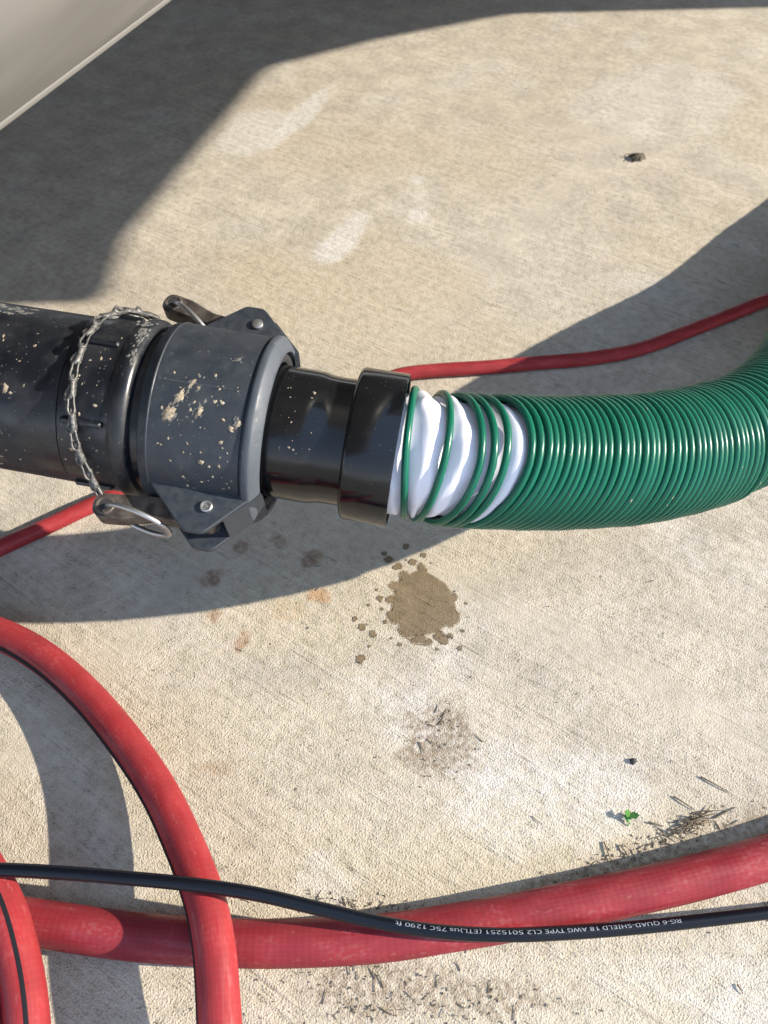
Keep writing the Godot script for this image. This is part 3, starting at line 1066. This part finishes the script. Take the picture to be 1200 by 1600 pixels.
	f1.fractal_octaves = 2
	var l := Geo.new()
	var segs := 96
	var rows := []
	var st := s0 - 0.006
	var ds := 0.0006
	while st < total - 0.03:
		rows.append(st)
		if st > s0 + 0.085:
			ds = 0.006
		st += ds
	for st2 in rows:
		var x: float = st2 - s0
		var lu := 0.0
		var lv := 0.0
		for k in centre.size() - 1:
			if st2 >= centre[k] and st2 <= centre[k + 1]:
				var f: float = (st2 - centre[k]) / (centre[k + 1] - centre[k])
				lu = lerpf(lean_u[k], lean_u[k + 1], f)
				lv = lerpf(lean_v[k], lean_v[k + 1], f)
				break
		var q := clampf(st2 / step, 0, path.size() - 1.001)
		var a := int(q)
		var p := path[a].lerp(path[a + 1], q - a)
		var tt := tg[a]
		var uu: Vector3 = us[a]
		var vv := uu.cross(tt)
		for s in segs + 1:
			var th := TAU * s / segs
			var rr := 0.0408
			if x < 0.075:
				var crease := 0.003 * sin(th * 2.0 + 0.6)
				rr = 0.0392
				rr += 0.0050 * exp(-pow((x - 0.0222 - crease * 0.4) / 0.0046, 2))
				rr += 0.0046 * exp(-pow((x - 0.0345 - crease * 0.7) / 0.0042, 2))
				rr += 0.0042 * exp(-pow((x - 0.0595) / 0.0042, 2))
				rr += 0.0048 * exp(-pow((x - 0.0045) / 0.0048, 2))
				rr += f1.get_noise_3d(cos(th) * 0.05, sin(th) * 0.05, x) * 0.0016
				rr += 0.0012 * sin(th * 5.0 + x * 160.0) * exp(-pow((x - 0.030) / 0.012, 2))
			rr = minf(rr, 0.0440)
			var d := uu * cos(th) + vv * sin(th)
			l.add(p + d * rr + tt * rr * (lu * cos(th) + lv * sin(th)), d, Vector2(x, float(s) / segs))
	for k in rows.size() - 1:
		for s in segs:
			var a := k * (segs + 1) + s
			l.quad(a, a + 1, a + segs + 2, a + segs + 1)
	# true normals from the folds
	var nn := PackedVector3Array()
	nn.resize(l.v.size())
	for k in range(0, l.i.size(), 3):
		var fn := (l.v[l.i[k + 2]] - l.v[l.i[k]]).cross(l.v[l.i[k + 1]] - l.v[l.i[k]])
		for j in 3:
			nn[l.i[k + j]] += fn
	for k in nn.size():
		l.n[k] = nn[k].normalized()
	for r in rows.size():
		var a := r * (segs + 1)
		var m := (l.n[a] + l.n[a + segs]).normalized()
		l.n[a] = m
		l.n[a + segs] = m
	put("white_liner", l.mesh(), M.liner, t)

# ---------------------------------------------------------------- red hoses and the cable
const LOOP := [[-0.4978, 0.0136, -0.3233], [-0.4086, 0.0136, -0.3429], [-0.3602, 0.0136, -0.3448], [-0.3182, 0.0140, -0.3322], [-0.2763, 0.0160, -0.3084], [-0.2330, 0.0200, -0.2733], [-0.1934, 0.0250, -0.2331], [-0.1614, 0.0310, -0.1949], [-0.1358, 0.0370, -0.1559], [-0.1183, 0.0420, -0.1245], [-0.1081, 0.0440, -0.0979], [-0.1013, 0.0420, -0.0667], [-0.0959, 0.0360, -0.0286], [-0.0931, 0.0260, 0.0207], [-0.0931, 0.0136, 0.09]]
const LYING := [[-0.3783, 0.0147, -0.1323], [-0.3143, 0.0147, -0.1254], [-0.2595, 0.0147, -0.1171], [-0.2148, 0.0147, -0.1112], [-0.1708, 0.0147, -0.1058], [-0.1276, 0.0147, -0.1028], [-0.0849, 0.0147, -0.1013], [-0.0425, 0.0147, -0.1020], [0.0, 0.0147, -0.1047], [0.0429, 0.0147, -0.1105], [0.0865, 0.0147, -0.1171], [0.1310, 0.0147, -0.1254], [0.1763, 0.0147, -0.1339], [0.2228, 0.0147, -0.1438], [0.2709, 0.0147, -0.1557], [0.3465, 0.0147, -0.1772], [0.4587, 0.0147, -0.2194]]
const STRIPED := [[-0.4318, 0.0440, -0.2183], [-0.3641, 0.0440, -0.1996], [-0.3053, 0.0440, -0.1738], [-0.2722, 0.0440, -0.1458], [-0.2464, 0.0440, -0.1164], [-0.2295, 0.0420, -0.0874], [-0.2178, 0.0400, -0.0603], [-0.2090, 0.0360, -0.0286], [-0.2029, 0.0300, 0.0067], [-0.2021, 0.0200, 0.0476]]
const INNER := [[-0.4284, 0.0440, -0.1817], [-0.3616, 0.0440, -0.1602], [-0.3079, 0.0440, -0.1318], [-0.2763, 0.0430, -0.1053], [-0.2534, 0.0420, -0.0769], [-0.2407, 0.0400, -0.0537], [-0.2312, 0.0360, -0.0225], [-0.2226, 0.0280, 0.0206]]
const THIN := [[-0.4864, 0.0078, -0.3265], [-0.4107, 0.0078, -0.3873], [-0.3544, 0.0078, -0.4285], [-0.3192, 0.0078, -0.4521], [-0.2828, 0.0078, -0.4775], [-0.2160, 0.0078, -0.5189], [-0.1320, 0.0078, -0.5693], [-0.0547, 0.0078, -0.6171], [-0.0139, 0.0078, -0.6438], [0.0176, 0.0078, -0.6622], [0.0567, 0.0078, -0.6694], [0.1139, 0.0078, -0.6747], [0.1717, 0.0078, -0.6821], [0.2302, 0.0078, -0.6895], [0.2909, 0.0078, -0.7058], [0.3739, 0.0078, -0.7476], [0.4629, 0.0078, -0.7955], [0.5773, 0.0078, -0.8571], [0.7655, 0.0078, -0.9562]]
const CABLE := [[-0.3748, 0.0550, -0.1351], [-0.2975, 0.0610, -0.1363], [-0.2471, 0.0625, -0.1356], [-0.2055, 0.0625, -0.1336], [-0.1638, 0.0625, -0.1305], [-0.1223, 0.0622, -0.1268], [-0.0816, 0.0580, -0.1221], [-0.0410, 0.0500, -0.1151], [0.0, 0.0415, -0.1082], [0.0412, 0.0375, -0.1038], [0.0827, 0.0345, -0.1028], [0.1261, 0.0260, -0.1059], [0.1709, 0.0185, -0.1103], [0.2165, 0.0135, -0.1155], [0.2627, 0.0100, -0.1210], [0.3337, 0.0060, -0.1303], [0.4532, 0.0045, -0.1452]]

func stripe_on(pts: Array, r: float, at_deg: float, wide_deg: float) -> ArrayMesh:
	var p := smooth_path(v3(pts), 0.006)
	var fr := frames(p)
	var g := Geo.new()
	var n := 5
	for k in p.size():
		for s in n + 1:
			var a := deg_to_rad(at_deg + wide_deg * (float(s) / n - 0.5))
			var d: Vector3 = fr[k][1] * cos(a) + fr[k][2] * sin(a)
			g.add(p[k] + d * (r + 0.00025), d)
	for k in p.size() - 1:
		for s in n:
			var a := k * (n + 1) + s
			g.quad(a, a + 1, a + n + 2, a + n + 1)
	return g.mesh()

func build_hoses() -> void:
	var t := thing("red_hose", "red rubber hose arching down from the left edge over the lying hose", "hose", Transform3D(), "red rubber hoses on the slab")
	put("tube_wall", tube(LOOP, 0.0134, 32), M.red, t)
	put("stripe", stripe_on(LOOP, 0.0134, 66.0, 20.0), M.stripe, t)
	tag(put("red_hose", tube(LYING, 0.0147, 36), M.red_worn), "thickest red hose, lying left to right along the bottom under the black cable", "hose", "red rubber hoses on the slab")
	t = thing("red_hose", "red hose with a thin black stripe at the lower left edge", "hose", Transform3D(), "red rubber hoses on the slab")
	put("tube_wall", tube(STRIPED, 0.0134, 32), M.red, t)
	put("stripe", stripe_on(STRIPED, 0.0134, -16.0, 11.0), M.stripe, t)
	tag(put("red_hose", tube(INNER, 0.0130, 32), M.red), "red hose in the bottom left corner, inside the striped hose", "hose", "red rubber hoses on the slab")
	tag(put("thin_red_hose", tube(THIN, 0.0078, 24), M.red_thin), "thin red hose passing beneath the black pipe and behind the green hose", "hose")

const TEXT_AT := -14.0

func build_cable() -> void:
	var t := thing("coaxial_cable", "thin black coaxial cable with white print, lying over the red hoses", "cable")
	var p := smooth_path(v3(CABLE), 0.003)
	var fr := frames(p)
	var g := Geo.new()
	var r := 0.00435
	tube_geo(g, p, r, 24, true, fr)
	put("jacket", g.mesh(), M.cable, t)
	# white print, read from the far side, wrapped on the jacket
	var tm := TextMesh.new()
	var font := SystemFont.new()
	font.font_names = PackedStringArray(["Droid Sans"])
	tm.font = font
	tm.text = "RG-6 QUAD-SHIELD 18 AWG TYPE CL2 5015251 (ETL)us 75C 1290 ft"
	tm.font_size = 32
	tm.pixel_size = 0.01
	tm.depth = 0.0
	tm.curve_step = 2.0
	var arr := tm.surface_get_arrays(0)
	var v: PackedVector3Array = arr[Mesh.ARRAY_VERTEX]
	var nrm: PackedVector3Array = arr[Mesh.ARRAY_NORMAL]
	var idx: PackedInt32Array = arr[Mesh.ARRAY_INDEX]
	var lo := Vector3(1e9, 1e9, 1e9)
	var hi := -lo
	for q in v:
		lo = lo.min(q)
		hi = hi.max(q)
	# arc length where the print starts (right) and ends (left)
	var s_right := 0.0
	var s_left := 0.0
	for k in p.size() - 1:
		if p[k].x < 0.2005 and p[k + 1].x >= 0.2005:
			s_right = k * 0.003
		if p[k].x < 0.0075 and p[k + 1].x >= 0.0075:
			s_left = k * 0.003
	var real_step := 0.0
	for k in range(1, p.size()):
		real_step += p[k].distance_to(p[k - 1])
	real_step /= p.size() - 1
	s_right *= real_step / 0.003
	s_left *= real_step / 0.003
	var o := Geo.new()
	var tall := 0.0030
	for k in v.size():
		var fx := (v[k].x - lo.x) / (hi.x - lo.x)
		var fy := (v[k].y - lo.y) / (hi.y - lo.y)
		var s := lerpf(s_right, s_left, fx)
		var q := clampf(s / real_step, 0, p.size() - 1.001)
		var a := int(q)
		var pos := p[a].lerp(p[a + 1], q - a)
		# letters stand on the far side with their heads towards the eye's bottom
		var ang := deg_to_rad(TEXT_AT) + (fy - 0.5) * tall / r
		var d: Vector3 = fr[a][1].lerp(fr[a + 1][1], q - a) * cos(ang) + fr[a][2].lerp(fr[a + 1][2], q - a) * sin(ang)
		o.add(pos + d * (r + 0.00012), d)
	for k in range(0, idx.size(), 3):
		o.tri(idx[k], idx[k + 1], idx[k + 2])
	put("print", o.mesh(), M.print, t)

# ---------------------------------------------------------------- litter
func stalk(g: Geo, a: Vector3, b: Vector3, r: float, bow: float, side: Vector3) -> void:
	var p := PackedVector3Array()
	for k in 6:
		var f := k / 5.0
		p.append(a.lerp(b, f) + side * bow * sin(PI * f))
	tube_geo(g, p, r, 5, true, [], false, 0.6)

func build_litter() -> void:
	rng.seed = 77
	var t := thing("dry_grass_tuft", "tangle of dry grass stalks on the slab beside the thick red hose, right", "dry grass", Transform3D(Basis(), Vector3(0.2276, 0, -0.1818)))
	for k in 44:
		var g := Geo.new()
		var c := Vector3(rng.randfn() * 0.009, rng.randf_range(0.0008, 0.005), 0)
		c.z = -c.x * 0.52 + rng.randf_range(-0.004, 0.004)
		var a := rng.randf_range(-0.75, 0.1) + (rng.randf_range(-1.2, 1.2) if k % 3 == 0 else 0.0)
		var ln := rng.randf_range(0.006, 0.017)
		var d := Vector3(cos(a), rng.randf_range(-0.1, 0.2), sin(a)) * ln
		var p0 := c - d * 0.5
		var p1 := c + d * 0.5
		p0.y = maxf(p0.y, 0.0006)
		p1.y = maxf(p1.y, 0.0006)
		stalk(g, p0, p1, rng.randf_range(0.0003, 0.0007), rng.randf_range(-0.002, 0.002), Vector3(0, 0.5, 0.8))
		put("stalk", g.mesh(), M.straw if rng.randf() < 0.4 else M.twig, t)
	# loose single stalks
	var loose := [[[0.1607, -0.170], [0.1635, -0.156], "short dark upright-looking twig left of the grass tangle by the red hose"], [[0.219, -0.203], [0.232, -0.193], "thin dark twig just above the grass tangle"], [[0.243, -0.218], [0.262, -0.206], "fine dry stem farthest right above the grass tangle"], [[0.196, -0.184], [0.207, -0.181], "broken brown stem left of the grass tangle"], [[0.246, -0.187], [0.264, -0.195], "bent straw pointing right from the grass tangle"], [[0.2335, -0.0795], [0.236, -0.074], "tiny dark stem lying alone near the bottom right corner"], [[0.172, -0.168], [0.177, -0.159], "short brown stem leaning between twig and green sprig"]]
	for e in loose:
		var g := Geo.new()
		var a := Vector3(e[0][0], 0.001, e[0][1])
		var b := Vector3(e[1][0], 0.0012, e[1][1])
		stalk(g, Vector3.ZERO + Vector3(0, 0.001, 0), b - a + Vector3(0, 0.0006, 0), 0.0007, 0.0006, Vector3(0, 1, 0))
		var o := put("dry_grass_stalk", g.mesh(), M.twig)
		o.position = a - Vector3(0, 0.001, 0)
		tag(o, e[2], "dry stem", "loose dry stems on the slab")
	# crumbs and tiny bits nobody could count
	var g2 := Geo.new()
	var zones := [[0.19, -0.166, 0.09, 0.011, -0.33, 170], [0.02, -0.074, 0.10, 0.016, 0.05, 130], [-0.02, -0.128, 0.06, 0.006, 0.05, 80], [0.045, -0.25, 0.04, 0.035, 0.0, 50], [0.25, -0.118, 0.03, 0.008, -0.2, 14], [0.1, -0.3, 0.4, 0.25, 0.0, 60], [0.2, -1.0, 0.5, 0.5, 0.0, 40], [-0.05, -0.06, 0.12, 0.02, 0.0, 30]]
	for z in zones:
		for k in int(z[5]):
			var u := rng.randfn() * 0.5
			var w := rng.randfn() * 0.5
			var c := Vector3(z[0] + u * z[2] * cos(z[4]) - w * z[3] * sin(z[4]), 0.0005, z[1] + u * z[2] * sin(z[4]) + w * z[3] * cos(z[4]))
			var a := rng.randf() * TAU
			var ln := rng.randf_range(0.0005, 0.0026) if rng.randf() < 0.8 else rng.randf_range(0.003, 0.010)
			var d := Vector3(cos(a), rng.randf_range(-0.02, 0.06), sin(a)) * ln
			stalk(g2, c, c + d, rng.randf_range(0.0002, 0.0005), rng.randf_range(-0.001, 0.001), Vector3(0, 0.3, 1))
	var bits := put("plant_litter", g2.mesh(), M.twig)
	bits.set_meta("kind", "stuff")
	tag(bits, "fine dark plant litter scattered over the slab around the hoses", "litter")
	# green sprig
	t = thing("green_sprig", "tiny green leaf sprig lying on the slab left of the grass tangle", "leaf", Transform3D(Basis(), Vector3(0.1808, 0, -0.1875)))
	for k in 7:
		var a := -1.9 + k * 0.62
		var base := Vector3(rng.randf_range(-0.0015, 0.0015), 0.0012 + 0.0006 * k, 0.004 - 0.0014 * k)
		var d := Vector3(cos(a), 0.45, sin(a)).normalized()
		var side := d.cross(Vector3.UP).normalized()
		var g := Geo.new()
		var up := side.cross(d).normalized()
		var ln := rng.randf_range(0.0055, 0.0085)
		var prev := []
		for s in 6:
			var f := s / 5.0
			var w := ln * 0.30 * sin(PI * clampf(f * 0.94 + 0.04, 0, 1))
			var c := base + d * ln * f - Vector3(0, 0.0022 * f * f, 0)
			var row := [g.add(c - side * w + up * w * 0.35, up), g.add(c, up), g.add(c + side * w + up * w * 0.35, up)]
			if prev.size() > 0:
				g.quad(prev[0], prev[1], row[1], row[0])
				g.quad(prev[1], prev[2], row[2], row[1])
			prev = row
		put("leaf", g.mesh(), M.leaf, t)
	var sg := Geo.new()
	stalk(sg, Vector3(0, 0.0005, 0.006), Vector3(0, 0.005, -0.005), 0.0005, 0.001, Vector3.UP)
	put("stem", sg.mesh(), M.leaf, t)
	# pebble
	var pg := Geo.new()
	mud_blob(pg, Vector3(0, 0.0004, 0), Vector3.UP, Vector3.RIGHT, 0.0026, 0.0034, 5, 1.2, 10)
	var pb := put("pebble", pg.mesh(), M.pebble)
	pb.position = Vector3(0.1942, 0, -0.2302)
	tag(pb, "small dark pebble alone on the slab above the green sprig", "pebble")
	# dead bug
	t = thing("dead_bug", "dark curled dead bug on the sunlit slab, upper right", "insect", Transform3D(Basis(Vector3.UP, 0.2), Vector3(0.3735, 0, -1.1389)))
	var bg := Geo.new()
	mud_blob(bg, Vector3(0, 0.001, 0), Vector3.UP, Vector3.RIGHT, 0.008, 0.008, 8, 1.35, 14)
	put("body", bg.mesh(), M.scrap, t)
	var wg := Geo.new()
	mud_blob(wg, Vector3(0.008, 0.001, -0.004), Vector3.UP, Vector3.RIGHT, 0.005, 0.005, 9, 1.2, 10)
	put("head", wg.mesh(), M.scrap, t)
	for k in 6:
		var lg := Geo.new()
		var sd := -1.0 if k < 3 else 1.0
		var x := -0.006 + 0.005 * (k % 3)
		stalk(lg, Vector3(x, 0.004, 0.003 * sd), Vector3(x - 0.012 + 0.004 * (k % 3), 0.0006, 0.010 * sd), 0.0007, 0.003, Vector3.UP)
		put("leg", lg.mesh(), M.scrap, t)

# ---------------------------------------------------------------- scene
func _ready() -> void:
	rng.seed = 1
	var cam := Camera3D.new()
	cam.name = "camera"
	add_child(cam)
	cam.position = Vector3(0, 0.61, 0)
	cam.rotation_degrees = Vector3(-52, 0, 0)
	var attr := CameraAttributesPhysical.new()
	attr.frustum_focal_length = 18.75
	attr.frustum_focus_distance = 0.56
	attr.exposure_aperture = 8.0
	attr.frustum_near = 0.02
	attr.frustum_far = 400.0
	cam.attributes = attr
	cam.fov = 65.24
	cam.near = 0.02
	cam.far = 400.0
	cam.current = true
	var we := WorldEnvironment.new()
	we.name = "environment"
	var env := Environment.new()
	env.background_mode = Environment.BG_SKY
	var sky := Sky.new()
	var sm := ProceduralSkyMaterial.new()
	sm.sky_top_color = Color(0.49, 0.58, 0.71)
	sm.sky_horizon_color = Color(0.82, 0.83, 0.84)
	sm.sky_curve = 0.16
	sm.ground_bottom_color = Color(0.45, 0.42, 0.37)
	sm.ground_horizon_color = Color(0.62, 0.62, 0.60)
	sky.sky_material = sm
	env.sky = sky
	env.background_energy_multiplier = 1.6
	env.tonemap_mode = Environment.TONE_MAPPER_LINEAR
	env.tonemap_exposure = 2.4
	env.sdfgi_enabled = true
	env.ssao_enabled = true
	env.ssil_enabled = true
	we.environment = env
	add_child(we)
	var sun := DirectionalLight3D.new()
	sun.name = "sun"
	sun.light_energy = 1.6
	sun.light_color = Color(1.0, 0.955, 0.885)
	sun.light_angular_distance = 0.5
	sun.shadow_enabled = true
	add_child(sun)
	sun.look_at_from_position(Vector3.ZERO, Vector3(-0.8989, -0.4323, -0.0712), Vector3.UP)
	make_materials()
	axis = Transform3D(Basis(Vector3(0.9853, -0.0690, 0.1565), Vector3(0.1622, 0.6666, -0.7275), Vector3(-0.0541, 0.7422, 0.6680)).orthonormalized(), Vector3(-0.2626, 0.2181, -0.4177))
	build_ground()
	build_camper()
	build_slide_out()
	build_pipe()
	build_coupling()
	build_adapter()
	build_chain()
	build_green_hose()
	build_hoses()
	build_cable()
	build_wet_patch()
	build_litter()
